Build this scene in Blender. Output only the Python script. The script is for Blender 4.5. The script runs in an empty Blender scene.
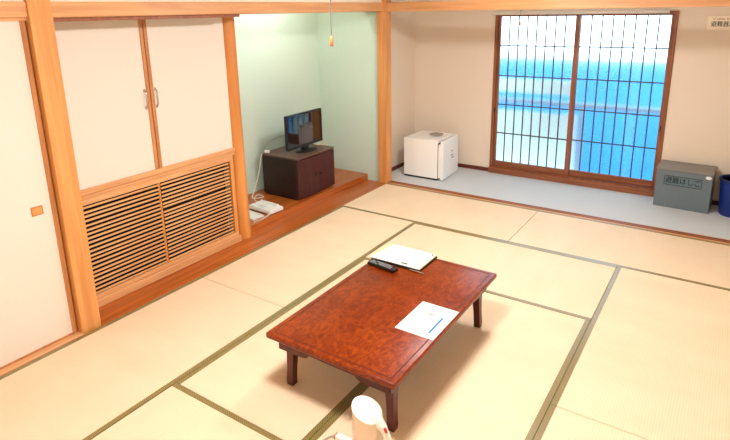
import bpy, bmesh, math, random
from mathutils import Matrix, Vector, noise
R = math.radians
random.seed(4)
scn = bpy.context.scene
C = scn.collection

# ------------------------------------------------------------------ camera, light, exposure
CAM = (3.04814, -4.97878, 1.85134)
YAW, PITCH, ROLL, FPX, PPY = -0.590537, 0.260136, -0.0175513, 552.117, -62.6465
cy_, sy_, cp_, sp_ = math.cos(YAW), math.sin(YAW), math.cos(PITCH), math.sin(PITCH)
Fv = Vector((sy_*cp_, cy_*cp_, -sp_)); Rv = Vector((cy_, -sy_, 0)); Uv = Rv.cross(Fv)
R2 = math.cos(ROLL)*Rv + math.sin(ROLL)*Uv; U2 = -math.sin(ROLL)*Rv + math.cos(ROLL)*Uv
cam = bpy.data.cameras.new('camera'); camo = bpy.data.objects.new('camera', cam); C.objects.link(camo)
camo.matrix_world = Matrix(((R2.x, U2.x, -Fv.x, CAM[0]), (R2.y, U2.y, -Fv.y, CAM[1]), (R2.z, U2.z, -Fv.z, CAM[2]), (0, 0, 0, 1)))
cam.sensor_fit = 'HORIZONTAL'; cam.sensor_width = 36; cam.lens = FPX*36/730; cam.shift_y = PPY/730; cam.clip_start = 0.02
scn.camera = camo
world = bpy.data.worlds.new('sky'); scn.world = world; world.use_nodes = True
bgn = world.node_tree.nodes['Background']; bgn.inputs[0].default_value = (0.70, 0.88, 1.0, 1); bgn.inputs[1].default_value = 2.0
scn.view_settings.view_transform = 'Standard'; scn.view_settings.look = 'None'
scn.view_settings.exposure = 1.3; scn.view_settings.gamma = 1.0; scn.view_settings.use_curve_mapping = False
LAMP_NEAR, LAMP_FAR = 56.0, 42.0          # radiance of the two ceiling lamps' diffusers
ALCOVE_LAMP = 21.0
LAMP_COL = (0.97, 0.98, 1.0, 1)

# ------------------------------------------------------------------ materials
def newmat(name):
    m = bpy.data.materials.new(name); m.use_nodes = True
    nt = m.node_tree; b = nt.nodes['Principled BSDF']
    return m, nt, b
def lin(c):
    return tuple(((v/255)/12.92 if v/255 <= .04045 else ((v/255+.055)/1.055)**2.4) for v in c)+(1,)
def plain(name, c, rough=.5, metal=0, spec=.5, bump=0, scale=60, coat=0, vary=.06):
    m, nt, b = newmat(name); c = lin(c)
    b.inputs['Roughness'].default_value = rough; b.inputs['Metallic'].default_value = metal
    b.inputs['Specular IOR Level'].default_value = spec; b.inputs['Coat Weight'].default_value = coat
    tc = nt.nodes.new('ShaderNodeTexCoord'); nz = nt.nodes.new('ShaderNodeTexNoise')
    nz.inputs['Scale'].default_value = scale; nz.inputs['Detail'].default_value = 4
    nt.links.new(tc.outputs['Object'], nz.inputs['Vector'])
    rp = nt.nodes.new('ShaderNodeValToRGB')
    rp.color_ramp.elements[0].color = tuple(v*(1-vary) for v in c[:3])+(1,); rp.color_ramp.elements[1].color = tuple(min(1, v*(1+vary)) for v in c[:3])+(1,)
    rp.color_ramp.elements[0].position = .3; rp.color_ramp.elements[1].position = .7
    nt.links.new(nz.outputs['Fac'], rp.inputs['Fac']); nt.links.new(rp.outputs['Color'], b.inputs['Base Color'])
    if bump:
        bp = nt.nodes.new('ShaderNodeBump'); bp.inputs['Strength'].default_value = bump; bp.inputs['Distance'].default_value = .002
        nt.links.new(nz.outputs['Fac'], bp.inputs['Height']); nt.links.new(bp.outputs['Normal'], b.inputs['Normal'])
    return m
def wood(name, dark, light, axis=1, rough=.4, fine=1.0, coat=0, contrast=1.0, spec=.5):
    """straight-grained timber, grain running along the given axis"""
    m, nt, b = newmat(name)
    tc = nt.nodes.new('ShaderNodeTexCoord'); mp = nt.nodes.new('ShaderNodeMapping')
    s = [38*fine]*3; s[axis] = 1.6*fine
    mp.inputs['Scale'].default_value = s
    n1 = nt.nodes.new('ShaderNodeTexNoise'); n1.inputs['Scale'].default_value = 1.0; n1.inputs['Detail'].default_value = 5; n1.inputs['Distortion'].default_value = .6
    rp = nt.nodes.new('ShaderNodeValToRGB'); rp.color_ramp.elements[0].position = .5-.22/contrast; rp.color_ramp.elements[1].position = .5+.22/contrast
    rp.color_ramp.elements[0].color = lin(dark); rp.color_ramp.elements[1].color = lin(light)
    nt.links.new(tc.outputs['Object'], mp.inputs['Vector']); nt.links.new(mp.outputs['Vector'], n1.inputs['Vector'])
    nt.links.new(n1.outputs['Fac'], rp.inputs['Fac']); nt.links.new(rp.outputs['Color'], b.inputs['Base Color'])
    b.inputs['Roughness'].default_value = rough; b.inputs['Coat Weight'].default_value = coat; b.inputs['Specular IOR Level'].default_value = spec
    bp = nt.nodes.new('ShaderNodeBump'); bp.inputs['Strength'].default_value = .08; bp.inputs['Distance'].default_value = .002
    nt.links.new(n1.outputs['Fac'], bp.inputs['Height']); nt.links.new(bp.outputs['Normal'], b.inputs['Normal'])
    return m
def burl(name, dark, mid, light, rough=.3):
    """lacquered table top with wavy figured grain"""
    m, nt, b = newmat(name)
    tc = nt.nodes.new('ShaderNodeTexCoord'); mp = nt.nodes.new('ShaderNodeMapping'); mp.inputs['Scale'].default_value = (13, 6.5, 13)
    n1 = nt.nodes.new('ShaderNodeTexNoise'); n1.inputs['Scale'].default_value = 1.2; n1.inputs['Detail'].default_value = 3; n1.inputs['Distortion'].default_value = 1.6
    mu = nt.nodes.new('ShaderNodeMath'); mu.operation = 'MULTIPLY'; mu.inputs[1].default_value = 9
    fr = nt.nodes.new('ShaderNodeMath'); fr.operation = 'PINGPONG'; fr.inputs[1].default_value = 1
    n2 = nt.nodes.new('ShaderNodeTexNoise'); n2.inputs['Scale'].default_value = 45; n2.inputs['Detail'].default_value = 5
    n3 = nt.nodes.new('ShaderNodeTexNoise'); n3.inputs['Scale'].default_value = 3.5; n3.inputs['Detail'].default_value = 2
    a1 = nt.nodes.new('ShaderNodeMix'); a1.inputs[0].default_value = .6
    a2 = nt.nodes.new('ShaderNodeMix'); a2.inputs[0].default_value = .4
    rp = nt.nodes.new('ShaderNodeValToRGB'); e = rp.color_ramp.elements
    e[0].position = .28; e[0].color = lin(dark); e[1].position = .72; e[1].color = lin(light); k = e.new(.5); k.color = lin(mid)
    L = nt.links.new
    L(tc.outputs['Object'], mp.inputs['Vector']); L(mp.outputs['Vector'], n1.inputs['Vector']); L(tc.outputs['Object'], n2.inputs['Vector']); L(tc.outputs['Object'], n3.inputs['Vector'])
    L(n1.outputs['Fac'], mu.inputs[0]); L(mu.outputs[0], fr.inputs[0])
    L(fr.outputs[0], a1.inputs[2]); L(n2.outputs['Fac'], a1.inputs[3]); L(a1.outputs[0], a2.inputs[2]); L(n3.outputs['Fac'], a2.inputs[3])
    L(a2.outputs[0], rp.inputs['Fac']); L(rp.outputs['Color'], b.inputs['Base Color'])
    b.inputs['Roughness'].default_value = rough; b.inputs['Specular IOR Level'].default_value = .28
    return m
def tatami(name):
    m, nt, b = newmat(name); L = nt.links.new
    tc = nt.nodes.new('ShaderNodeTexCoord'); sp = nt.nodes.new('ShaderNodeSeparateXYZ'); L(tc.outputs['Object'], sp.inputs[0])
    st = nt.nodes.new('ShaderNodeMath'); st.operation = 'MULTIPLY'; st.inputs[1].default_value = 2*math.pi/.0125; L(sp.outputs['Y'], st.inputs[0])
    sn = nt.nodes.new('ShaderNodeMath'); sn.operation = 'SINE'; L(st.outputs[0], sn.inputs[0])
    h = nt.nodes.new('ShaderNodeMath'); h.operation = 'MULTIPLY_ADD'; h.inputs[1].default_value = .5; h.inputs[2].default_value = .5; L(sn.outputs[0], h.inputs[0])
    mp = nt.nodes.new('ShaderNodeMapping'); mp.inputs['Scale'].default_value = (260, 8, 1); L(tc.outputs['Object'], mp.inputs['Vector'])
    n1 = nt.nodes.new('ShaderNodeTexNoise'); n1.inputs['Scale'].default_value = 1; n1.inputs['Detail'].default_value = 3; L(mp.outputs['Vector'], n1.inputs['Vector'])
    oi = nt.nodes.new('ShaderNodeObjectInfo')
    mp2 = nt.nodes.new('ShaderNodeMapping'); mp2.inputs['Scale'].default_value = (3, 1.2, 1); L(tc.outputs['Object'], mp2.inputs['Vector'])
    rv = nt.nodes.new('ShaderNodeMath'); rv.operation = 'MULTIPLY'; rv.inputs[1].default_value = 40; L(oi.outputs['Random'], rv.inputs[0])
    n2 = nt.nodes.new('ShaderNodeTexNoise'); n2.noise_dimensions = '4D'; n2.inputs['Scale'].default_value = 2; n2.inputs['Detail'].default_value = 4; L(mp2.outputs['Vector'], n2.inputs['Vector']); L(rv.outputs[0], n2.inputs['W'])
    a = nt.nodes.new('ShaderNodeMix'); a.inputs[0].default_value = .45; L(h.outputs[0], a.inputs[2]); L(n1.outputs['Fac'], a.inputs[3])
    a2 = nt.nodes.new('ShaderNodeMix'); a2.inputs[0].default_value = .5; L(a.outputs[0], a2.inputs[2]); L(n2.outputs['Fac'], a2.inputs[3])
    rp = nt.nodes.new('ShaderNodeValToRGB'); e = rp.color_ramp.elements
    e[0].position = .2; e[0].color = lin((224, 194, 156)); e[1].position = .8; e[1].color = lin((239, 215, 183))
    L(a2.outputs[0], rp.inputs['Fac']); L(rp.outputs['Color'], b.inputs['Base Color'])
    b.inputs['Roughness'].default_value = .55; b.inputs['Specular IOR Level'].default_value = .35
    bp = nt.nodes.new('ShaderNodeBump'); bp.inputs['Strength'].default_value = .5; bp.inputs['Distance'].default_value = .0015
    L(h.outputs[0], bp.inputs['Height']); L(bp.outputs['Normal'], b.inputs['Normal'])
    return m
def border_cloth(name):
    m, nt, b = newmat(name); L = nt.links.new
    tc = nt.nodes.new('ShaderNodeTexCoord'); ck = nt.nodes.new('ShaderNodeTexChecker'); ck.inputs['Scale'].default_value = 160
    ck.inputs['Color1'].default_value = lin((150, 132, 74)); ck.inputs['Color2'].default_value = lin((106, 90, 46))
    L(tc.outputs['Object'], ck.inputs['Vector']); L(ck.outputs['Color'], b.inputs['Base Color'])
    b.inputs['Roughness'].default_value = .32; b.inputs['Specular IOR Level'].default_value = .8
    return m
def emit(name, col, s):
    m, nt, b = newmat(name)
    b.inputs['Base Color'].default_value = (.9, .9, .88, 1); b.inputs['Emission Color'].default_value = col; b.inputs['Emission Strength'].default_value = s
    return m
def frosted(name, tint, rough):
    m, nt, b = newmat(name); L = nt.links.new; nt.nodes.remove(b)
    out = nt.nodes['Material Output']
    g = nt.nodes.new('ShaderNodeBsdfGlass'); g.inputs['Color'].default_value = tint; g.inputs['Roughness'].default_value = rough; g.inputs['IOR'].default_value = 1.3
    tr = nt.nodes.new('ShaderNodeBsdfTranslucent'); tr.inputs['Color'].default_value = (.75, .88, .97, 1)
    mx = nt.nodes.new('ShaderNodeMixShader'); mx.inputs[0].default_value = .04
    L(g.outputs[0], mx.inputs[1]); L(tr.outputs[0], mx.inputs[2]); L(mx.outputs[0], out.inputs['Surface'])
    return m

M = dict(
 hinoki_x=wood('hinoki_x', (198, 136, 84), (224, 166, 112), 0), hinoki_y=wood('hinoki_y', (200, 140, 90), (228, 172, 118), 1), hinoki_z=wood('hinoki_z', (202, 132, 70), (228, 160, 94), 2),
 plank=wood('plank', (148, 70, 18), (196, 106, 36), 1, .28, .8, .1), post=wood('post', (196, 120, 52), (222, 150, 78), 2, .4, .6),
 sash_x=wood('sash_x', (120, 66, 38), (164, 98, 60), 0, .4), sash_z=wood('sash_z', (120, 66, 38), (164, 98, 60), 2, .4), muntin=plain('muntin', (62, 50, 44), .5),
 stile=wood('stile', (170, 104, 56), (206, 142, 88), 2, .4), slat=wood('slat', (206, 146, 88), (232, 180, 122), 1, .45, 1, 0, 1.4),
 baseboard=wood('baseboard', (84, 34, 22), (112, 50, 32), 1, .4),
 wall=plain('plaster_cream', (238, 226, 206), .85, bump=.15, scale=180, vary=.02), wall_tan=plain('wallpaper_tan', (234, 218, 198), .8, bump=.12, scale=220, vary=.02),
 green=plain('sand_wall_green', (204, 220, 205), .9, bump=.3, scale=260, vary=.05), fusuma=plain('fusuma_paper', (226, 215, 200), .75, bump=.04, scale=300, vary=.015),
 ceiling=wood('ceiling_board', (168, 126, 82), (190, 150, 104), 0, .6), carpet=plain('carpet_grey', (202, 205, 205), .95, bump=.6, scale=400, vary=.14),
 tatami=tatami('tatami_reed'), heri=border_cloth('tatami_border'), subfloor=plain('subfloor', (70, 55, 40), .9),
 burl=burl('table_burl', (92, 25, 2), (122, 43, 3), (150, 66, 9)), burl_dark=wood('table_dark', (62, 12, 7), (98, 27, 13), 2, .3, .8),
 cab_side=plain('cabinet_side', (36, 9, 7), .4), cab_front=wood('cabinet_front', (50, 13, 12), (88, 30, 24), 2, .4, 1.6, 0, 1.6), cab_top=plain('cabinet_top', (98, 70, 56), .4, vary=.12, scale=90),
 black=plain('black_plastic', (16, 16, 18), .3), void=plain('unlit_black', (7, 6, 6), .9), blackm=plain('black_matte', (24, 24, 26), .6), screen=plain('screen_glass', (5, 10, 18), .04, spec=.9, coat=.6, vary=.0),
 white=plain('white_plastic', (236, 234, 228), .35, vary=.01), fridge=plain('fridge_enamel', (248, 246, 242), .35, vary=.01), gasket=plain('gasket', (205, 203, 198), .6), grey=plain('grey_print', (150, 152, 156), .5),
 steel=plain('steel', (190, 188, 184), .25, 1.0, vary=.02), paper=plain('paper', (220, 222, 214), .8, vary=.01), paper_cream=plain('paper_cream', (226, 206, 150), .8, vary=.03),
 blueink=plain('blue_ink', (20, 112, 180), .8), greenink=plain('green_ink', (140, 176, 136), .8), redink=plain('red_ink', (214, 160, 140), .8), pinkink=plain('pink_ink', (206, 190, 180), .8),
 box=plain('box_grey', (104, 116, 122), .6, vary=.05, scale=120), box_lid=plain('box_lid', (136, 130, 122), .6, vary=.05, scale=120), navy=plain('navy_ink', (3, 16, 28), .6), plate=plain('label_plate', (94, 114, 122), .6),
 bin=plain('bin_blue', (14, 44, 120), .45, vary=.04), bin_rim=plain('bin_rim', (16, 36, 84), .45), sign=plain('sign_cream', (252, 238, 212), .6, vary=.01), ink=plain('ink_black', (4, 3, 3), .6), signred=plain('ink_red', (150, 50, 36), .6),
 kettle=plain('kettle_white', (228, 224, 214), .18, vary=.0, coat=.3), kettle_body_shaded=plain('kettle_body_shaded', (228, 204, 180), .16, vary=.0, coat=.3), red=plain('red_button', (186, 50, 24), .4),
 cordw=plain('cord_white', (230, 224, 208), .5), cordg=plain('cord_grey', (74, 66, 60), .6), cordp=plain('cord_pale', (176, 170, 154), .6), amber=plain('amber_pull', (190, 104, 40), .4),
 rail=plain('rail_white', (214, 206, 192), .5), alu=plain('aluminium', (150, 160, 168), .4, .6), bluesheet=plain('blue_sheet', (0, 150, 220), .6, vary=.12, scale=2), pale=plain('pale_panel', (226, 244, 240), .6),
 lamp_alcove=emit('lamp_alcove', (.90, 1.0, .97, 1), ALCOVE_LAMP), lamp_near=emit('lamp_near', LAMP_COL, LAMP_NEAR), lamp_far=emit('lamp_far', LAMP_COL, LAMP_FAR), lamp_off=plain('lamp_off', (235, 232, 222), .5),
 glass=frosted('frosted_glass', (.93, .98, 1, 1), .25),
)

# ------------------------------------------------------------------ helpers
def nb(): return bmesh.new()
def box(bm, x0, x1, y0, y1, z0, z1, bev=0, seg=1, mat=None):
    m = Matrix.Translation(((x0+x1)/2, (y0+y1)/2, (z0+z1)/2)) @ Matrix.Diagonal((x1-x0, y1-y0, z1-z0, 1))
    r = bmesh.ops.create_cube(bm, size=1, matrix=m); vs = r['verts']
    if bev:
        es = list({e for v in vs for e in v.link_edges})
        bmesh.ops.bevel(bm, geom=es, offset=bev, segments=seg, affect='EDGES', profile=.5)
    return bm
def tube(bm, pts, rad, n=8):
    """round tube along a polyline (constant or per-point radius)"""
    pts = [Vector(p) for p in pts]; rads = rad if isinstance(rad, (list, tuple)) else [rad]*len(pts); rings = []; up = None
    for i, p in enumerate(pts):
        d = (pts[min(i+1, len(pts)-1)]-pts[max(i-1, 0)]).normalized()
        if up is None: up = Vector((0, 0, 1)) if abs(d.z) < .9 else Vector((1, 0, 0))
        a = d.cross(up)
        if a.length < 1e-4: a = d.orthogonal()
        a.normalize(); b = a.cross(d).normalized(); up = b
        rings.append([bm.verts.new(p+rads[i]*(math.cos(2*math.pi*k/n)*a+math.sin(2*math.pi*k/n)*b)) for k in range(n)])
    for i in range(len(rings)-1):
        for k in range(n): bm.faces.new((rings[i][k], rings[i][(k+1) % n], rings[i+1][(k+1) % n], rings[i+1][k]))
    bm.faces.new(rings[0][::-1]); bm.faces.new(rings[-1]); return bm
def lathe(bm, prof, n=32, sx=1, sy=1, cx=0, cy=0):
    rings = []
    for (r, z) in prof:
        rings.append([bm.verts.new((cx+sx*r*math.cos(2*math.pi*k/n), cy+sy*r*math.sin(2*math.pi*k/n), z)) for k in range(n)] if r > 1e-6 else [bm.verts.new((cx, cy, z))])
    for a, b in zip(rings, rings[1:]):
        for k in range(n):
            q = [a[k % len(a)], a[(k+1) % len(a)], b[(k+1) % len(b)], b[k % len(b)]]
            u = list(dict.fromkeys(q))
            if len(u) >= 3: bm.faces.new(u)
    if len(rings[0]) > 1: bm.faces.new(rings[0][::-1])
    if len(rings[-1]) > 1: bm.faces.new(rings[-1])
    return bm
def prism(bm, poly, axis, a, b):
    """extrude a 2-D polygon along an axis (0: poly is y,z; 1: poly is x,z; 2: poly is x,y)"""
    def P(u, v, w): return (w, u, v) if axis == 0 else (u, w, v) if axis == 1 else (u, v, w)
    lo = [bm.verts.new(P(u, v, a)) for u, v in poly]; hi = [bm.verts.new(P(u, v, b)) for u, v in poly]; n = len(poly)
    for i in range(n): bm.faces.new((lo[i], lo[(i+1) % n], hi[(i+1) % n], hi[i]))
    bm.faces.new(lo[::-1]); bm.faces.new(hi); return bm
def spline(pts, k=6):
    """Catmull-Rom through points"""
    P = [Vector(p) for p in pts]; P = [P[0]]+P+[P[-1]]; out = []
    for i in range(1, len(P)-2):
        for j in range(k):
            t = j/k; a, b, c, d = P[i-1], P[i], P[i+1], P[i+2]
            out.append(.5*((2*b)+(c-a)*t+(2*a-5*b+4*c-d)*t*t+(3*b-a-3*c+d)*t**3))
    out.append(P[-2]); return out
def obj(name, bm, mat, parent=None, loc=(0, 0, 0), rot=(0, 0, 0), smooth=False):
    bmesh.ops.recalc_face_normals(bm, faces=bm.faces[:])
    me = bpy.data.meshes.new(name); bm.to_mesh(me); bm.free()
    me.materials.append(M[mat] if isinstance(mat, str) else mat)
    if smooth:
        for p in me.polygons: p.use_smooth = True
        try: me.set_sharp_from_angle(angle=R(38))
        except Exception: pass
    o = bpy.data.objects.new(name, me); C.objects.link(o); o.location = loc; o.rotation_euler = rot
    if parent: o.parent = parent
    return o
def bobj(name, dims, mat, parent=None, bev=0, seg=1, **k):
    return obj(name, box(nb(), *dims, bev, seg), mat, parent, **k)
def inst(src, name, parent, loc, rot=None):
    o = src.copy(); o.name = name; C.objects.link(o); o.parent = parent; o.location = loc
    if rot: o.rotation_euler = rot
    return o
def tag(o, label=None, cat=None, group=None, kind=None):
    for k, v in (('label', label), ('category', cat), ('group', group), ('kind', kind)):
        if v: o[k] = v
    return o
def thing(name, loc, rz=0, **k):
    o = bpy.data.objects.new(name, None); C.objects.link(o); o.location = loc; o.rotation_euler = (0, 0, rz); o.empty_display_size = .1
    return tag(o, **k)
def struct(name, bm, mat, label, cat, smooth=False): return tag(obj(name, bm, mat, smooth=smooth), label, cat, kind='structure')
def text(name, body, size, mat, parent, loc, rot, bold=0, squeeze=1.0, depth=.0004):
    cu = bpy.data.curves.new('lettering', 'FONT'); cu.body = body; cu.size = size; cu.align_x = 'CENTER'; cu.align_y = 'CENTER'; cu.extrude = depth; cu.offset = bold; cu.resolution_u = 2
    t = bpy.data.objects.new('lettering_source', cu); C.objects.link(t)
    dg = bpy.context.evaluated_depsgraph_get(); me = bpy.data.meshes.new_from_object(t.evaluated_get(dg)); bpy.data.objects.remove(t)
    me.name = name; me.materials.clear(); me.materials.append(M[mat])
    for v in me.vertices: v.co.x *= squeeze
    o = bpy.data.objects.new(name, me); C.objects.link(o); o.parent = parent; o.location = loc; o.rotation_euler = rot
    return o

# ------------------------------------------------------------------ the shell
WX, WY = 0.8372, 0.87                      # mat module across and along the room
XR, YF, YB, ZC = 3.38, -5.28, 1.0, 2.5    # right wall, wall behind camera, corridor's outer wall, ceiling
floor = struct('floor', box(nb(), -1.05, XR+.1, YF-.1, YB+.14, -.14, -.05), 'subfloor', 'floor laid with cream reed tatami mats with olive borders', 'floor')
# tatami mats: (x, y of low corner, runs along X?)
def mat_mesh(L, Wd):
    return box(nb(), -L/2+.0022, L/2-.0022, -Wd/2+.0012, Wd/2-.0012, -.05, 0, .002)
HB = .03
protos = {}
def make_mat(i, j, along_x):
    L, Wd = (2*WX, WY) if along_x else (2*WY, WX)
    cx = (i+(1 if along_x else .5))*WX; cy = (j+(.5 if along_x else 1))*WY
    key = along_x
    if key not in protos:
        t = obj('tatami_mat', mat_mesh(L, Wd), 'tatami', floor); kids = []
        for s in (-1, 1):
            y0, y1 = sorted((s*(Wd/2-.0012), s*(Wd/2-HB)))
            kids.append(obj('cloth_border', box(nb(), -L/2+.0015, L/2-.0015, y0, y1, -.01, .0016, .0006), 'heri', t))
        protos[key] = (t, kids)
    else:
        src, ks = protos[key]; t = src.copy(); C.objects.link(t); t.parent = floor
        for k in ks: c = k.copy(); C.objects.link(c); c.parent = t
    t.location = (cx, cy, 0); t.rotation_euler = (0, 0, 0 if along_x else math.pi/2)
for i, j, a in ((0, -1, 1), (2, -1, 1), (0, -3, 0), (0, -5, 0), (3, -3, 0), (3, -5, 0), (1, -2, 1), (1, -4, 0), (2, -4, 0), (1, -5, 1), (0, -6, 1), (2, -6, 1)):
    make_mat(i, j, a)
struct('floor_corridor', box(nb(), -.20, XR, .1, YB+.02, -.05, .0), 'carpet', 'short grey carpet on the window corridor floor', 'carpet')
bm = nb(); box(bm, 0, XR, 0.0, .1, -.05, .004, .002)
sill = struct('trim_1', bm, 'hinoki_x', 'grooved wooden sill between tatami room and carpeted corridor', 'sill')
for y in (.022, .058): bobj('groove_rib', (0, XR, y, y+.018, .004, .010), 'sash_x', sill, .001)
struct('trim_2', box(nb(), -.29, -.001, -3.37, .0, -.05, .0, .002), 'plank', 'orange varnished floor plank along alcove and closet', 'plank')
struct('trim_3', box(nb(), -.92, -.275, -1.93, .03, -.05, .06, .003), 'plank', 'raised varnished wooden alcove floor under television cabinet', 'alcove floor')
# pillars and beams
struct('trim_4', box(nb(), -.135, -.015, -3.49, -3.369, -.05, ZC, .003), 'hinoki_z', 'broad square pillar between cream sliding door and closet', 'pillar')
struct('trim_5', box(nb(), -.105, .0, -.012, .10, -.05, ZC, .003), 'hinoki_z', 'square pillar between green alcove and window corridor', 'pillar')
bm = nb()
n = 20; prof = []
lathe(bm, [(.070, 0), (.066, .3), (.063, 1.0), (.063, 1.9)], 28, cx=0, cy=0)
post = struct('trim_6', bm, 'post', 'round polished log post between louvred closet and green alcove', 'post', smooth=True); post.location = (-.275, -1.915, 0)
ZB0, ZB1 = 1.834, 1.925
bm = nb(); box(bm, -.13, -.03, YF, -3.49, ZB0+.012, ZB1, .003); box(bm, -.115, -.05, YF, -3.49, ZB0-.004, ZB0+.012)
struct('trim_7', bm, 'hinoki_y', 'wooden lintel beam above cream sliding door', 'beam')
bm = nb(); box(bm, -.13, -.03, -3.369, -.012, ZB0+.008, ZB1, .003)
struct('trim_8', bm, 'hinoki_y', 'long wooden lintel beam over closet and alcove', 'beam')
bm = nb(); box(bm, 0, XR, .0, .10, ZB0, ZB1, .003)
struct('trim_9', bm, 'hinoki_x', 'long wooden lintel beam over window corridor opening', 'beam')
bm = nb(); box(bm, 0, XR, .01, .09, 2.24, 2.29, .003)
struct('trim_10', bm, 'hinoki_x', 'slim upper beam above the open transom', 'beam')
struct('trim_15', box(nb(), -.29, -.13, -1.93, .03, ZB0+.004, ZB0+.06, .003), 'hinoki_y', 'alcove lintel behind the long beam', 'lintel')
struct('trim_16', box(nb(), -.115, -.050, -3.369, -1.985, ZB0-.014, ZB0+.008, .001), 'sash_x', 'dark grooved strip under the beam above the closet doors', 'track')
# walls
bm = nb(); box(bm, -.12, -.045, YF, -.01, ZB1, ZC); box(bm, -.12, -.05, YF, -4.42, -.05, ZB1)
struct('wall_left', bm, 'wall', 'white plaster wall strip above the wooden lintel beam', 'wall')
struct('wall_alcove_back', box(nb(), -1.05, -.92, YF, YB+.14, -.14, ZC), 'green', 'pale green sand plaster back wall of alcove', 'wall')
bm = nb(); box(bm, -.92, -.105, .03, .09, -.05, ZC)
struct('wall_alcove_side', bm, 'green', 'pale green side wall of alcove beside square pillar', 'wall')
struct('wall_alcove_partition', box(nb(), -.92, -.275, -1.99, -1.93, -.05, ZC), 'green', 'pale green partition between closet and alcove', 'wall')
bm = nb(); box(bm, -.92, -.12, -3.43, -3.37, -.05, ZC); box(bm, -.92, -.12, -3.37, -1.99, 1.93, 1.96)
struct('wall_closet', bm, 'wall', 'plaster lining of the built-in closet', 'wall')
struct('wall_corridor_left', box(nb(), -.92, -.20, .09, YB+.14, -.05, ZC), 'wall_tan', 'tan wallpapered end wall of window corridor', 'wall')
bm = nb(); X0, X1, ZW = .795, 2.553, 1.80
box(bm, -.20, X0, YB, YB+.14, -.05, ZC); box(bm, X1, XR+.1, YB, YB+.14, -.05, ZC); box(bm, X0, X1, YB, YB+.14, ZW, ZC); box(bm, X0, X1, YB+.02, YB+.14, -.05, -.001)
struct('wall_back', bm, 'wall_tan', 'tan wallpapered wall around the gridded window', 'wall')
bm = nb(); box(bm, 0, XR, .02, .08, 2.29, ZC)
struct('wall_transom', bm, 'wall', 'plaster strip above the corridor transom', 'wall')
struct('wall_right', box(nb(), XR, XR+.1, YF-.1, YB, -.05, ZC), 'wall', 'cream plaster wall of the tatami room', 'wall')
struct('wall_front', box(nb(), -.92, XR, YF-.1, YF, -.05, ZC), 'wall', 'cream plaster wall opposite the window', 'wall')
struct('ceiling', box(nb(), -1.05, XR+.1, YF-.1, YB+.14, ZC, ZC+.1), 'ceiling', 'pale board ceiling', 'ceiling')
struct('baseboard_left', box(nb(), -.20, -.188, .1, YB, 0, .045, .002), 'baseboard', 'dark red-brown baseboard at corridor end wall', 'baseboard')
struct('baseboard_back', box(nb(), -.188, X0, YB-.012, YB, 0, .045, .002), 'baseboard', 'dark red-brown baseboard between fridge and window', 'baseboard')
struct('baseboard_right', box(nb(), X1, XR, YB-.012, YB, 0, .045, .002), 'baseboard', 'dark red-brown baseboard behind the grey box', 'baseboard')

# sliding door at far left (door_1)
d1 = thing('door_1', (-.06, -3.50, 0), label='cream paper sliding door with small square wooden pull', cat='sliding door', kind='structure')
bobj('door_panel', (-.02, 0, -.88, -.022, .012, ZB0), 'fusuma', d1)
bobj('stile', (-.024, .004, -.024, .004, .008, ZB0), 'stile', d1, .002)
bobj('bottom_rail', (-.024, .003, -.88, -.024, .004, .016), 'stile', d1, .001)
h = bobj('pull', (-.004, .003, -.132, -.068, .786, .840), 'stile', d1, .002)
bobj('pull_recess', (.0005, .0035, -.124, -.076, .794, .832), 'hinoki_z', h, .001)
struct('trim_11', box(nb(), -.12, -.0015, YF, -3.49, -.05, .004, .001), 'hinoki_y', 'thin wooden track under the cream sliding door', 'track')

# closet doors (door_2, door_3)
for nme, y0, y1, side in (('door_2', -3.369, -2.676, 1), ('door_3', -2.671, -1.975, -1)):
    d = thing(nme, (-.25, (y0+y1)/2, .80), label=('cream paper closet door beside the broad square pillar' if side > 0 else 'cream paper closet door beside the round log post'), cat='closet door', kind='structure')
    w = (y1-y0)/2
    bobj('door_panel', (-.02, 0, -w, w, .0, 1.128), 'fusuma', d)
    e = side*w; a, b = sorted((e, e-side*.026))
    bobj('stile', (-.022, .006, a, b, .0, 1.128), 'stile', d, .0015)
    yc = e-side*.040; a, b = yc-.006, yc+.006
    hd = obj('handle', tube(nb(), spline([(.001, yc, .435), (.016, yc, .450), (.019, yc, .495), (.016, yc, .540), (.001, yc, .555)], 5), [.003]+[.0052]*19+[.003], 8), 'steel', d, smooth=True)
    for z in (.435, .555): obj('mount', box(nb(), 0, .004, yc-.008, yc+.008, z-.010, z+.010, .002), 'steel', hd)
# closet rails between doors and louvres
bm = nb(); box(bm, -.29, -.228, -3.369, -1.97, .768, .800, .002)
struct('trim_12', bm, 'hinoki_y', 'grooved wooden rail below cream closet doors', 'rail')
bm = nb(); box(bm, -.29, -.236, -3.369, -1.97, .742, .766, .002)
struct('trim_13', bm, 'hinoki_y', 'wooden rail above the louvred panel', 'rail')
struct('trim_14', box(nb(), -.29, -.215, -3.369, -1.985, .0, .055, .003), 'hinoki_y', 'wooden ground sill under the louvred panel', 'sill')
lv = thing('louvre_panel', (-.25, -2.68, .055), label='wide wooden louvre panel of thin slats below the closet doors', cat='louvre panel')
bobj('top_rail', (-.028, .010, -.688, .69, .642, .687), 'hinoki_y', lv, .002)
bobj('bottom_rail', (-.028, .012, -.688, .69, .0, .026), 'hinoki_y', lv, .002)
bobj('side_stile', (-.028, .012, .655, .69, .026, .642), 'hinoki_z', lv, .002)
bobj('side_stile', (-.028, .012, -.688, -.653, .026, .642), 'hinoki_z', lv, .002)
bobj('mullion', (-.004, .008, -.017, -.005, .026, .642), 'post', lv, .001)
bobj('gap_shade', (-.075, -.065, -.655, .655, .02, .65), 'void', lv)  # black sheet paints the closet's inner darkness into the slat gaps
NS = 21; pitch = .616/NS
sl = box(nb(), -.001, .004, -.32, .32, -.0068, .0068, .001)
src = obj('slat', sl, 'slat', lv); first = True
rs = random.Random(3)
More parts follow.
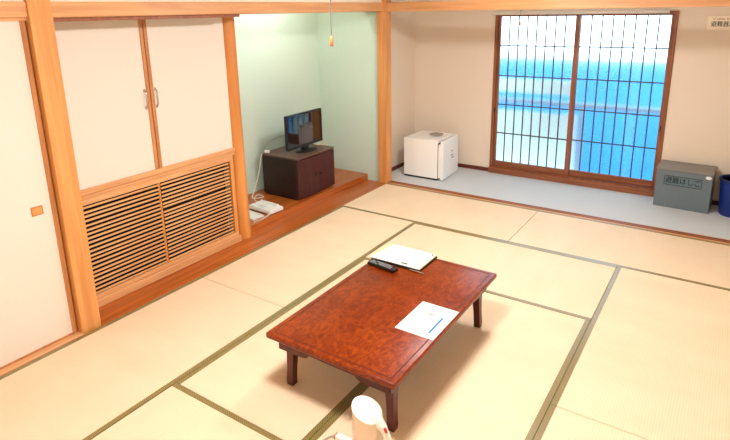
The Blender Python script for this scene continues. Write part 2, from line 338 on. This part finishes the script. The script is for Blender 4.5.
for side, yc in ((0, -.333), (1, .324)):
    for k in range(NS):
        z = .026+pitch*(k+.42)
        if side == 1 and k in (13, 14): z += .006*(1 if k == 14 else -.6)
        o = src if first else inst(src, 'slat', lv, (0, 0, 0)); first = False
        o.location = (rs.uniform(-.002, .002), yc, z+rs.uniform(-.0012, .0012)); o.rotation_euler = (rs.uniform(-.0015, .0015), R(4)+rs.uniform(-.10, .10), 0)

# ------------------------------------------------------------------ window
win = thing('window_1', (0, YB+.03, 0), label='wide sliding window with frosted panes behind a fine dark grid', cat='window', kind='structure')
def jamb(x0, x1): return bobj('jamb', (x0, x1, -.045, .09, .0, ZW), 'sash_z', win, .003)
jamb(.795, .826); jamb(2.522, 2.553)
bobj('head', (.826, 2.522, -.035, .09, 1.772, ZW), 'sash_x', win, .002)
bobj('sill', (.795, 2.553, -.075, .09, .0, .062), 'sash_x', win, .004)
bobj('sill_lip', (.826, 2.522, -.05, -.036, .062, .074), 'sash_x', win, .002)
NV, ZG0, ZG1 = 7, .138, 1.760
mv = mh = None
for (x0, x1, y, sl, sr) in ((.826, 1.680, 0.0, .026, .044), (1.640, 2.522, .030, .044, .030)):
    s = thing('sash', (0, y, 0)); s.parent = win
    bobj('stile', (x0, x0+sl, -.014, .014, .066, 1.772), 'sash_z', s, .002)
    bobj('stile', (x1-sr, x1, -.014, .014, .066, 1.772), 'sash_z', s, .002)
    bobj('rail', (x0+sl, x1-sr, -.014, .014, .066, ZG0), 'sash_x', s, .002)
    bobj('rail', (x0+sl, x1-sr, -.014, .014, ZG1, 1.772), 'sash_x', s, .001)
    g0, g1 = x0+sl, x1-sr
    bobj('pane', (g0, g1, .002, .007, ZG0, ZG1), 'glass', s)
    for k in range(1, NV+1):
        x = g0+(g1-g0)*k/(NV+1)
        if mv is None: mv = bobj('muntin', (-.0058, .0058, -.010, .0, ZG0, ZG1), 'muntin', s); mv.location = (x, 0, 0)
        else: inst(mv, 'muntin', s, (x, 0, 0))
    for z in (1.452, 1.123, .799, .470):
        bobj('muntin', (g0, g1, -.011, -.001, z-.006, z+.006), 'muntin', s)
bobj('latch', (2.512, 2.522, -.055, -.045, .66, .72), 'black', win, .002)
bobj('latch', (.826, .836, -.055, -.045, .71, .76), 'black', win, .002)
cr = thing('curtain_rail', (1.63, YB-.05, 1.778), label='white curtain rail along the top of gridded window', cat='curtain rail')
bobj('rail_body', (-.85, .85, -.012, .012, .0, .034), 'rail', cr, .003)
for x in (-.83, .83): bobj('bracket', (x-.012, x+.012, .012, .05, .004, .034), 'blackm' if x > 0 else 'rail', cr, .002)

# outside the window
rl = thing('balcony_railing', (1.7, 1.62, -.4), label='grey balcony handrail with pale panel seen through frosted window', cat='railing')
bobj('top_rail', (-2.2, 2.4, -.03, .03, 1.13, 1.18), 'alu', rl, .006)
for x in (-2.1, -1.1, -.06, .95, 2.2): bobj('post', (x-.02, x+.02, -.02, .02, 0, 1.13), 'alu', rl, .003)
bobj('panel', (-1.08, -.10, -.012, .012, .05, 1.03), 'pale', rl, .003)
bobj('pale_bar', (-1.06, -.16, -.012, .012, 1.26, 1.42), 'pale', rl, .003)
bs = thing('blue_fence', (1.6, 2.9, -.6), label='bright blue sheet fence outside the frosted window', cat='fence')
for k in range(7): bobj('sheet', (-2.8+.8*k, -2.805+.8*(k+1), -.01+.004*(k % 2), .01+.004*(k % 2), 0, 1.78), 'bluesheet', bs, .002)
bobj('ground_rail', (-2.8, 2.8, -.03, -.012, .05, .10), 'alu', bs)
tag(bobj('balcony_floor', (-2, 5, YB+.16, 3.2, -.72, -.6), 'alu'), 'grey balcony floor outside the window', 'balcony floor', kind='structure')

# ------------------------------------------------------------------ lamps
def lamp(name, loc, label, mat, cord_at, cord_bottom, tassel, grp):
    t = thing(name, loc, label=label, cat='lamp', group=grp)
    obj('diffuser', lathe(nb(), [(0, 0), (.17, .004), (.205, .02), (.205, .07), (0, .074)], 32), mat, t, smooth=True)
    obj('shade_frame', lathe(nb(), [(.212, .055), (.225, .055), (.225, .085), (.0, .095), (0, .088), (.212, .08)], 32), 'hinoki_x', t, smooth=True)
    obj('hanger', tube(nb(), [(0, 0, .09), (0, 0, ZC-loc[2])], .006, 8), 'cordg', t)
    x, y = cord_at[0]-loc[0], cord_at[1]-loc[1]; zb = cord_bottom-loc[2]
    pc = obj('pull_cord', tube(nb(), [(x, y, .06), (x, y, zb)], .0018, 6), 'cordg', t)
    obj('pull_knob', lathe(nb(), [(.002, .0), (.0045, -.004), (.0065, -.032), (.004, -.036)] if tassel == 'amber' else [(.003, 0), (.008, -.006), (.011, -.028), (.007, -.034)], 12), tassel, pc, loc=(x, y, zb), smooth=True)
    return t
lamp('pendant_lamp', (1.84, -3.52, 2.27), 'round pendant lamp whose pull cord hangs before the green alcove', 'lamp_near', (1.835, -3.37), 1.765, 'amber', None)
lamp('pendant_lamp', (1.66, -1.25, 2.27), 'round pendant lamp near the window corridor', 'lamp_far', (1.66, -1.05), 2.18, 'amber', None)
lamp('corridor_lamp', (1.24, .52, 2.30), 'unlit round lamp whose white pull cord hangs before the window', 'lamp_off', (1.215, .56), 1.712, 'cordw', None)

al = thing('alcove_tube_lamp', (-.42, -.95, 2.06), label='slim tube lamp mounted high behind the alcove lintel', cat='lamp')
obj('tube', tube(nb(), [(0, -.55, 0), (0, .55, 0)], .014, 12), 'lamp_alcove', al, smooth=True)
bobj('batten', (-.03, .03, -.6, .6, .022, .06), 'white', al, .004)
bobj('hanger', (-.012, .012, -.5, -.47, .06, ZC-2.06), 'white', al); bobj('hanger', (-.012, .012, .47, .5, .06, ZC-2.06), 'white', al)
for y in (-.565, .565): bobj('lamp_holder', (-.016, .016, y-.014, y+.014, -.018, .024), 'white', al, .003)

# ------------------------------------------------------------------ low table
TX0, TX1, TY0, TY1, TZ = 1.284, 2.022, -3.258, -2.058, .325
tb = thing('low_table', ((TX0+TX1)/2, (TY0+TY1)/2, 0), label='low reddish-brown lacquered wooden table standing on the tatami', cat='table')
hx, hy = (TX1-TX0)/2, (TY1-TY0)/2
obj('tabletop', box(nb(), -hx, hx, -hy, hy, TZ-.030, TZ, .007, 3), 'burl', tb, smooth=True)
bm = nb(); w = .0025
for s in (-1, 1):
    box(bm, s*(hx-.030)-w, s*(hx-.030)+w, -hy+.03, hy-.03, TZ-.001, TZ+.0009); box(bm, -hx+.03, hx-.03, s*(hy-.030)-w, s*(hy-.030)+w, TZ-.001, TZ+.0009)
obj('inlay_line', bm, 'burl_dark', tb)
bobj('under_frame', (-hx+.015, hx-.015, -hy+.015, hy-.015, TZ-.042, TZ-.030), 'burl_dark', tb, .003)
def apron(half, t):                         # deeper at both ends, with an arched cut-out between
    pts = [(-half, TZ-.042), (half, TZ-.042), (half, TZ-.098), (half-.13, TZ-.098)]
    for k in range(1, 8): a = k/8*math.pi/2; pts.append((half-.13-.06*math.sin(a), TZ-.098+.026*(1-math.cos(a))))
    for k in range(8, 0, -1): a = k/8*math.pi/2; pts.append((-(half-.13-.06*math.sin(a)), TZ-.098+.026*(1-math.cos(a))))
    pts += [(-(half-.13), TZ-.098), (-half, TZ-.098)]
    return prism(nb(), pts, 1, -t/2, t/2)
for s in (-1, 1):
    obj('apron', apron(hx-.045, .024), 'burl_dark', tb, loc=(0, s*(hy-.055), 0))
    obj('apron', apron(hy-.045, .024), 'burl_dark', tb, loc=(s*(hx-.055), 0, 0), rot=(0, 0, math.pi/2))
for sx in (-1, 1):
    for sy in (-1, 1):
        bm = nb(); rings = []
        for z, q, o in ((0, .018, .003), (.02, .019, .004), (.10, .0185, .0), (.18, .021, -.004), (TZ-.06, .027, -.006), (TZ-.042, .027, -.006)):
            cx, cy = sx*(hx-.072+o), sy*(hy-.102+o)
            rings.append([bm.verts.new((cx+a*q, cy+b*q, z)) for a, b in ((-1, -1), (1, -1), (1, 1), (-1, 1))])
        for r0, r1 in zip(rings, rings[1:]):
            for k in range(4): bm.faces.new((r0[k], r0[(k+1) % 4], r1[(k+1) % 4], r1[k]))
        bm.faces.new(rings[0][::-1]); bm.faces.new(rings[-1])
        lg = obj('leg', bm, 'burl_dark', tb)
        bobj('foot_pad', (sx*(hx-.069)-.0185, sx*(hx-.069)+.0185, sy*(hy-.099)-.0185, sy*(hy-.099)+.0185, .0, .004), 'blackm', lg, .001)

# things on the table
ZT = TZ+.001
ps = thing('paper_sheet', (1.909, -2.733, ZT), label='white printed sheet of paper lying near the table edge', cat='paper')
bobj('sheet', (-.106, .106, -.150, .150, 0, .0008), 'paper', ps)
bm = nb()
for k in range(9): box(bm, .054, .066, -.105+.0175*k, -.089+.0175*k, .0008, .0012)
obj('blue_line', bm, 'blueink', ps)
bm = nb()
for k in range(11): box(bm, -.092, -.086, -.11+.02*k, -.098+.02*k, .0008, .0012)
obj('green_line', bm, 'greenink', ps)
bm = nb(); lathe(bm, [(.012, .0008), (.012, .0012)], 14, 1.2, .8, -.005, .052); obj('red_mark', bm, 'redink', ps)
bm = nb()
for y in (.0, -.012, -.024, -.036): box(bm, -.03, .028, y, y+.006, .0008, .0011)
obj('faint_print', bm, 'pinkink', ps)

cb = thing('guest_folder', (1.452, -2.170, ZT), R(0), label='black-backed folder of white papers at the far table corner', cat='folder')
bobj('cover', (-.170, .176, -.126, .118, 0, .008), 'black', cb, .002)
bobj('cream_pages', (-.192, .167, -.114, .121, .008, .012), 'paper_cream', cb, .001, rot=(0, 0, R(.6)))
pg = obj('white_pages', prism(nb(), [(-.178, -.118), (.168, -.116), (.160, .122), (-.148, .126)], 2, .0125, .016), 'paper', cb)
bobj('clip', (.140, .152, .096, .108, .016, .020), 'black', pg, .002)
bobj('printed_mark', (.030, .075, -.098, -.084, .016, .0165), 'black', pg)
tag(obj('pen', tube(nb(), [(1.565, -2.301, ZT+.008), (1.64, -2.304, ZT+.008), (1.668, -2.305, ZT+.008)], [.004, .0045, .002], 8), 'steel', smooth=True), 'thin silver pen beside the folder on the table', 'pen')
rm = thing('remote_control', (1.402, -2.352, ZT), R(-6), label='black remote control lying in front of the folder', cat='remote')
bobj('case', (-.100, .100, -.026, .026, 0, .020), 'black', rm, .005, 2)
bsrc = None
for i in range(9):
    for j in range(3):
        p = (-.078+.018*i, -.014+.014*j, .020)
        if bsrc is None: bsrc = bobj('button', (-.006, .006, -.0042, .0042, 0, .003), 'grey', rm, .001); bsrc.location = p
        elif (i+j) % 7 != 3: inst(bsrc, 'button', rm, p)

# kettle
kt = thing('electric_kettle', (1.952, -3.362, 0), label='white electric kettle standing on the tatami in front of the table', cat='kettle')
def slant(bm):                              # the top of the jug falls away towards the handle
    for v in bm.verts:
        if v.co.z > .13: v.co.z -= .42*v.co.x*min(1, (v.co.z-.13)/.10)
    return bm
obj('power_base', lathe(nb(), [(.066, 0), (.074, .004), (.074, .016), (.066, .022)], 36), 'kettle', kt, smooth=True)
bd = obj('body', slant(lathe(nb(), [(.062, .023), (.066, .028), (.0665, .08), (.0655, .13), (.0645, .16), (.0638, .19), (.0634, .215), (.0634, .236)], 40)), 'kettle_body_shaded', kt, smooth=True)  # warm tint paints shade and room reflections onto the white plastic
obj('lid', slant(lathe(nb(), [(.0634, .236), (.0645, .239), (.0640, .244), (.058, .2475), (.03, .249), (0, .2495)], 40)), 'kettle', kt, smooth=True)
bm = nb(); hp = spline([(.022, 0, .222), (.055, 0, .208), (.083, 0, .182), (.100, 0, .140), (.102, 0, .092), (.086, 0, .056), (.060, 0, .048)], 6)
tube(bm, hp, [.030, .031, .031, .030, .029, .028, .026, .0245, .023, .0215, .020, .019]+[.0165]*(len(hp)-12), 14)
hdl = obj('handle', bm, 'kettle', kt, smooth=True)
obj('button', lathe(nb(), [(.0065, 0), (.0065, .005), (.0045, .007)], 14, 1.8, 1.0), 'red', hdl, loc=(.096, -.012, .193), rot=(0, R(56), 0), smooth=True)
obj('cord_plug', box(nb(), -.178, -.074, .002, .032, .003, .026, .004, 2), 'white', kt)
bobj('plug_tip', (-.186, -.176, .004, .030, .004, .024), 'amber', kt, .002)
obj('power_cord', tube(nb(), spline([(-.184, .017, .012), (-.21, .0, .006), (-.24, -.10, .005), (-.30, -.30, .005), (-.26, -.46, .005)], 6), .0035, 8), 'cordp', kt, smooth=True)

# ------------------------------------------------------------------ alcove: cabinet, television, telephone
ZA = .06
cab = thing('television_cabinet', (-.565, -.805, ZA), label='dark brown two-door cabinet standing in the green alcove', cat='cabinet')
CH = .425
bobj('body', (-.235, .213, -.293, .288, .012, CH-.018), 'cab_side', cab, .003)
bobj('plinth', (-.22, .20, -.283, .278, 0, .012), 'blackm', cab)
bobj('top', (-.24, .236, -.298, .293, CH-.018, CH), 'cab_top', cab, .004)
for s in (-1, 1):
    y0, y1 = (-.292, -.012) if s < 0 else (.012, .287)
    hinge = y0 if s < 0 else y1
    dr = bobj('door', (0, .018, y0-hinge, y1-hinge, .018, CH-.026), 'cab_front', cab, .003, loc=(.216, hinge, 0), rot=(0, 0, R(-4.5) if s < 0 else R(-.0)))
    yk = (y1-hinge-.030) if s < 0 else (y0-hinge+.030)
    obj('knob', lathe(nb(), [(.005, 0), (.005, .010), (.011, .014), (.011, .020), (.006, .024)], 14), 'black', dr, loc=(.018, yk, .21), rot=(0, R(90), 0), smooth=True)
    if s < 0:
        bm = nb()
        for k in range(1, 18): box(bm, .0178, .0192, .012+.0145*k, .0135+.0145*k, .03, CH-.038)
    else:
        bm = nb()
        for k in range(1, 18): box(bm, .0178, .0192, -.0135-.0145*k, -.012-.0145*k, .03, CH-.038)
    obj('reed_groove', bm, 'cab_side', dr)
bobj('centre_post', (.213, .222, -.010, .010, .014, CH-.02), 'black', cab)
bobj('top_gap', (.213, .219, -.288, .284, CH-.026, CH-.018), 'black', cab)

ZV = ZA+CH
tv = thing('television', (-.490, -.772, ZV), R(1.0), label='small black flat-screen television on the dark cabinet', cat='television')
bobj('screen_housing', (-.035, .0, -.282, .282, .044, .392), 'black', tv, .006, 2)
bobj('screen', (0, .0012, -.264, .264, .074, .376), 'screen', tv)
bobj('bezel_strip', (0, .003, -.278, .278, .046, .071), 'black', tv, .001)
obj('neck', prism(nb(), [(-.03, -.05), (0, -.04), (0, .04), (-.03, .05)], 2, .016, .10), 'black', tv)
obj('stand', lathe(nb(), [(.13, 0), (.13, .008), (.118, .014), (.03, .019), (0, .019)], 36, .62, 1.12), 'black', tv, smooth=True)

ph = thing('telephone', (-.445, -1.445, ZA), R(-4), label='white push-button telephone on alcove floor beside the cabinet', cat='telephone')
bm = prism(nb(), [(-.085, .006), (.085, .006), (.085, .040), (.05, .048), (-.085, .044)], 0, -.145, .145); bmesh.ops.bevel(bm, geom=bm.edges[:], offset=.006, segments=2, affect='EDGES')
obj('base', bm, 'white', ph, smooth=True)
bobj('underside_shadow', (-.135, .135, -.075, .075, 0, .008), 'black', ph)  # black slab stands in for the shadow gap beneath the phone
bm = nb(); tube(bm, spline([(-.11, .045, .047), (-.09, .045, .052), (0, .045, .054), (.09, .045, .052), (.11, .045, .047)], 6), [.018]*5+[.013]*15+[.018]*5, 10)
obj('handset', bm, 'white', ph, smooth=True)
bs0 = None
for i in range(4):
    for j in range(3):
        p = (-.04+.02*i, -.062+.018*j, 0.0455+.0004*j)
        if bs0 is None: bs0 = bobj('button', (-.006, .006, -.005, .005, 0, .003), 'gasket', ph, .001); bs0.location = p
        else: inst(bs0, 'button', ph, p)
coil = []
for k in range(70):
    t = k/69; a = k*1.1
    base = Vector((.13+.045*math.sin(t*2.2), -.075-.23*t, .012))
    coil.append(base+Vector((.007*math.cos(a), 0, .007*math.sin(a))))
obj('coiled_cord', tube(nb(), coil, .0028, 6), 'cordw', ph, smooth=True)
nt_ = thing('notepad', (-.475, -1.635, ZA), R(-6), label='white notepad lying on alcove floor by the round post', cat='notepad')
bobj('pages', (-.13, .13, -.065, .065, .002, .016), 'paper', nt_, .002)
bobj('backing_card', (-.132, .132, -.067, .067, 0, .002), 'gasket', nt_)
ad = thing('power_adapter', (-.765, -1.055, ZV), label='white plug adapter on the cabinet top above a trailing cable', cat='adapter')
bobj('block', (-.024, .024, -.018, .018, 0, .026), 'white', ad, .004, 2, rot=(0, 0, R(20)))
wc = spline([(-.775, -1.116, ZV+.004), (-.78, -1.126, ZV-.02), (-.79, -1.139, ZV-.10), (-.80, -1.16, .28), (-.815, -1.22, .12), (-.80, -1.27, .066), (-.74, -1.25, .066), (-.72, -1.20, .066), (-.76, -1.17, .066), (-.81, -1.20, .068), (-.74, -1.30, .066), (-.66, -1.335, .066)], 7)
wcb = thing('white_cable', (-.76, -1.2, ZA), label='thin white cable looping down beside the dark cabinet', cat='cable')
obj('cable', tube(nb(), [p-Vector((-.76, -1.2, ZA)) for p in wc], .0045, 6), 'cordw', wcb, smooth=True)
ca = thing('aerial_cable', (-.905, -.85, ZV), label='grey cable looping up the green wall behind the television', cat='cable')
obj('cable', tube(nb(), spline([(.12, -.19, .012), (.03, -.12, .03), (0, -.03, .055), (-.005, .06, .075), (-.005, .16, .085), (.03, .24, .08)], 6), .004, 6), 'cordp', ca, smooth=True)
obj('wall_plug', box(nb(), -.012, .014, .22, .26, .06, .10, .004), 'cordw', ca)
obj('cable', tube(nb(), spline([(-.04, .10, .06), (-.03, .20, .012), (.0, .24, .008), (.02, .262, .030), (.035, .268, .050), (.05, .262, .030), (.052, .25, .009), (.03, .235, .008)], 6), .0035, 6), 'paper_cream', tv, smooth=True)
bk = thing('black_adapter', (-.80, -1.58, ZA), label='small black adapter with cable beside the round post', cat='adapter')
bobj('block', (-.03, .03, -.025, .025, 0, .05), 'black', bk, .004)
obj('cable', tube(nb(), spline([(0, 0, .05), (-.02, .05, .12), (-.08, .08, .16), (-.10, .09, .08), (-.08, .12, .006)], 6), .004, 6), 'black', bk, smooth=True)

# ------------------------------------------------------------------ corridor: fridge, escape ladder box, bin, sign
fr = thing('mini_fridge', (.012, .352, 0), label='small white refrigerator with door ajar in the corridor corner', cat='refrigerator')
FW, FD, FH = .422, .455, .446
bobj('body', (0, FW, 0, FD, .019, FH), 'fridge', fr, .006, 2)
bobj('base', (.006, FW-.004, .006, FD-.01, 0, .020), 'black', fr)
bobj('top_cap', (-.003, FW+.002, -.003, FD+.003, FH-.014, FH+.004), 'fridge', fr, .005, 2)
bobj('door_gap_shade', (FW-.002, FW+.003, .010, FD-.010, .03, FH-.02), 'blackm', fr, .002)  # black strip paints the shade in the gap behind the open door
dr = bobj('door', (0, .036, -.466, 0, .012, FH+.004), 'fridge', fr, .008, 3, loc=(FW+.008, FD+.004, 0), rot=(0, 0, R(3.6)))
obj('gasket', prism(nb(), [(.0, -.012), (-.005, -.012), (-.028, -.452), (.0, -.452)], 2, .03, FH-.035), 'fridge', dr)
bobj('logo_plate', (.036, .0372, -.235, -.165, .292, .300), 'grey', dr)
bobj('handle_groove', (.036, .0375, -.225, -.150, .215, .228), 'grey', dr, .001); bobj('handle_groove', (.036, .0375, -.245, -.170, .245, .256), 'grey', dr, .001)
at = thing('ashtray', (.285, .625, FH+.0045), label='round metal dish lying on top of the white refrigerator', cat='dish')
obj('dish', lathe(nb(), [(.045, 0), (.072, .004), (.080, .016), (.077, .017), (.066, .007), (.04, .004), (0, .004)], 32), 'steel', at, smooth=True)
bobj('insert', (-.02, .025, -.02, .012, .004, .012), 'grey', at, .003)

lb = thing('escape_ladder_box', (2.790, .832, 0), R(-3.5), label='grey lidded metal box with framed lettering beneath the window edge', cat='box')
BW, BD, BH = .228, .138, .360
bobj('body', (-BW, BW, -BD, BD, 0, BH), 'box', lb, .004)
bm = prism(nb(), [(-BD-.006, BH+.002), (-BD-.006, BH+.016), (-BD+.03, BH+.030), (BD-.03, BH+.036), (BD+.002, BH+.022), (BD+.002, BH+.002)], 0, -BW-.004, BW+.004); bmesh.ops.bevel(bm, geom=bm.edges[:], offset=.004, segments=2, affect='EDGES')
obj('lid', bm, 'box_lid', lb, smooth=True)
pt = bobj('name_plate', (-.158, .150, -BD-.0018, -BD, .222, .312), 'plate', lb)
bm = nb(); f = .0042
box(bm, -.158, .150, -BD-.003, -BD-.0016, .222, .222+f); box(bm, -.158, .150, -BD-.003, -BD-.0016, .312-f, .312); box(bm, -.158, -.158+f, -BD-.003, -BD-.0016, .222, .312); box(bm, .150-f, .150, -BD-.003, -BD-.0016, .222, .312)
obj('plate_frame', bm, 'navy', pt)
text('lettering', '避難はしご', .066, 'navy', pt, (-.004, -BD-.0022, .267), (R(90), 0, 0), .0006, .88)
obj('latch', lathe(nb(), [(.024, 0), (.024, .006), (.016, .010), (0, .010)], 18, 1.0, .62), 'white', lb, loc=(BW-.032, -BD, BH-.022), rot=(R(90), 0, 0), smooth=True)

bn = thing('waste_bin', (3.200, .790, 0), label='dark blue plastic waste bin beside the grey box', cat='bin')
obj('bucket', lathe(nb(), [(.112, 0), (.116, .006), (.138, .318), (.140, .320), (.134, .320), (.112, .012), (0, .010)], 40), 'bin', bn, smooth=True)
obj('rim', lathe(nb(), [(.140, .318), (.147, .320), (.148, .334), (.142, .340), (.134, .338), (.133, .318)], 40), 'bin_rim', bn, smooth=True)

sg = thing('wall_sign', (2.905, YB, 1.690), label='cream wall sign with black and red lettering below the beam', cat='sign')
bobj('board', (-.120, .120, -.006, 0, -.060, .060), 'sign', sg, .001)
text('lettering', '避難器具', .052, 'ink', sg, (.0, -.0068, -.012), (R(90), 0, 0), .0002, .88)
bm = nb(); x = -.078
for wd in (.008, .006, 0, .010, .012, .009, .012, .008, 0, .014, .010, .012):
    if wd: box(bm, x, x+wd, -.0070, -.006, .030, .037)
    x += wd+.003 if wd else .008
obj('small_red_print', bm, 'signred', sg)
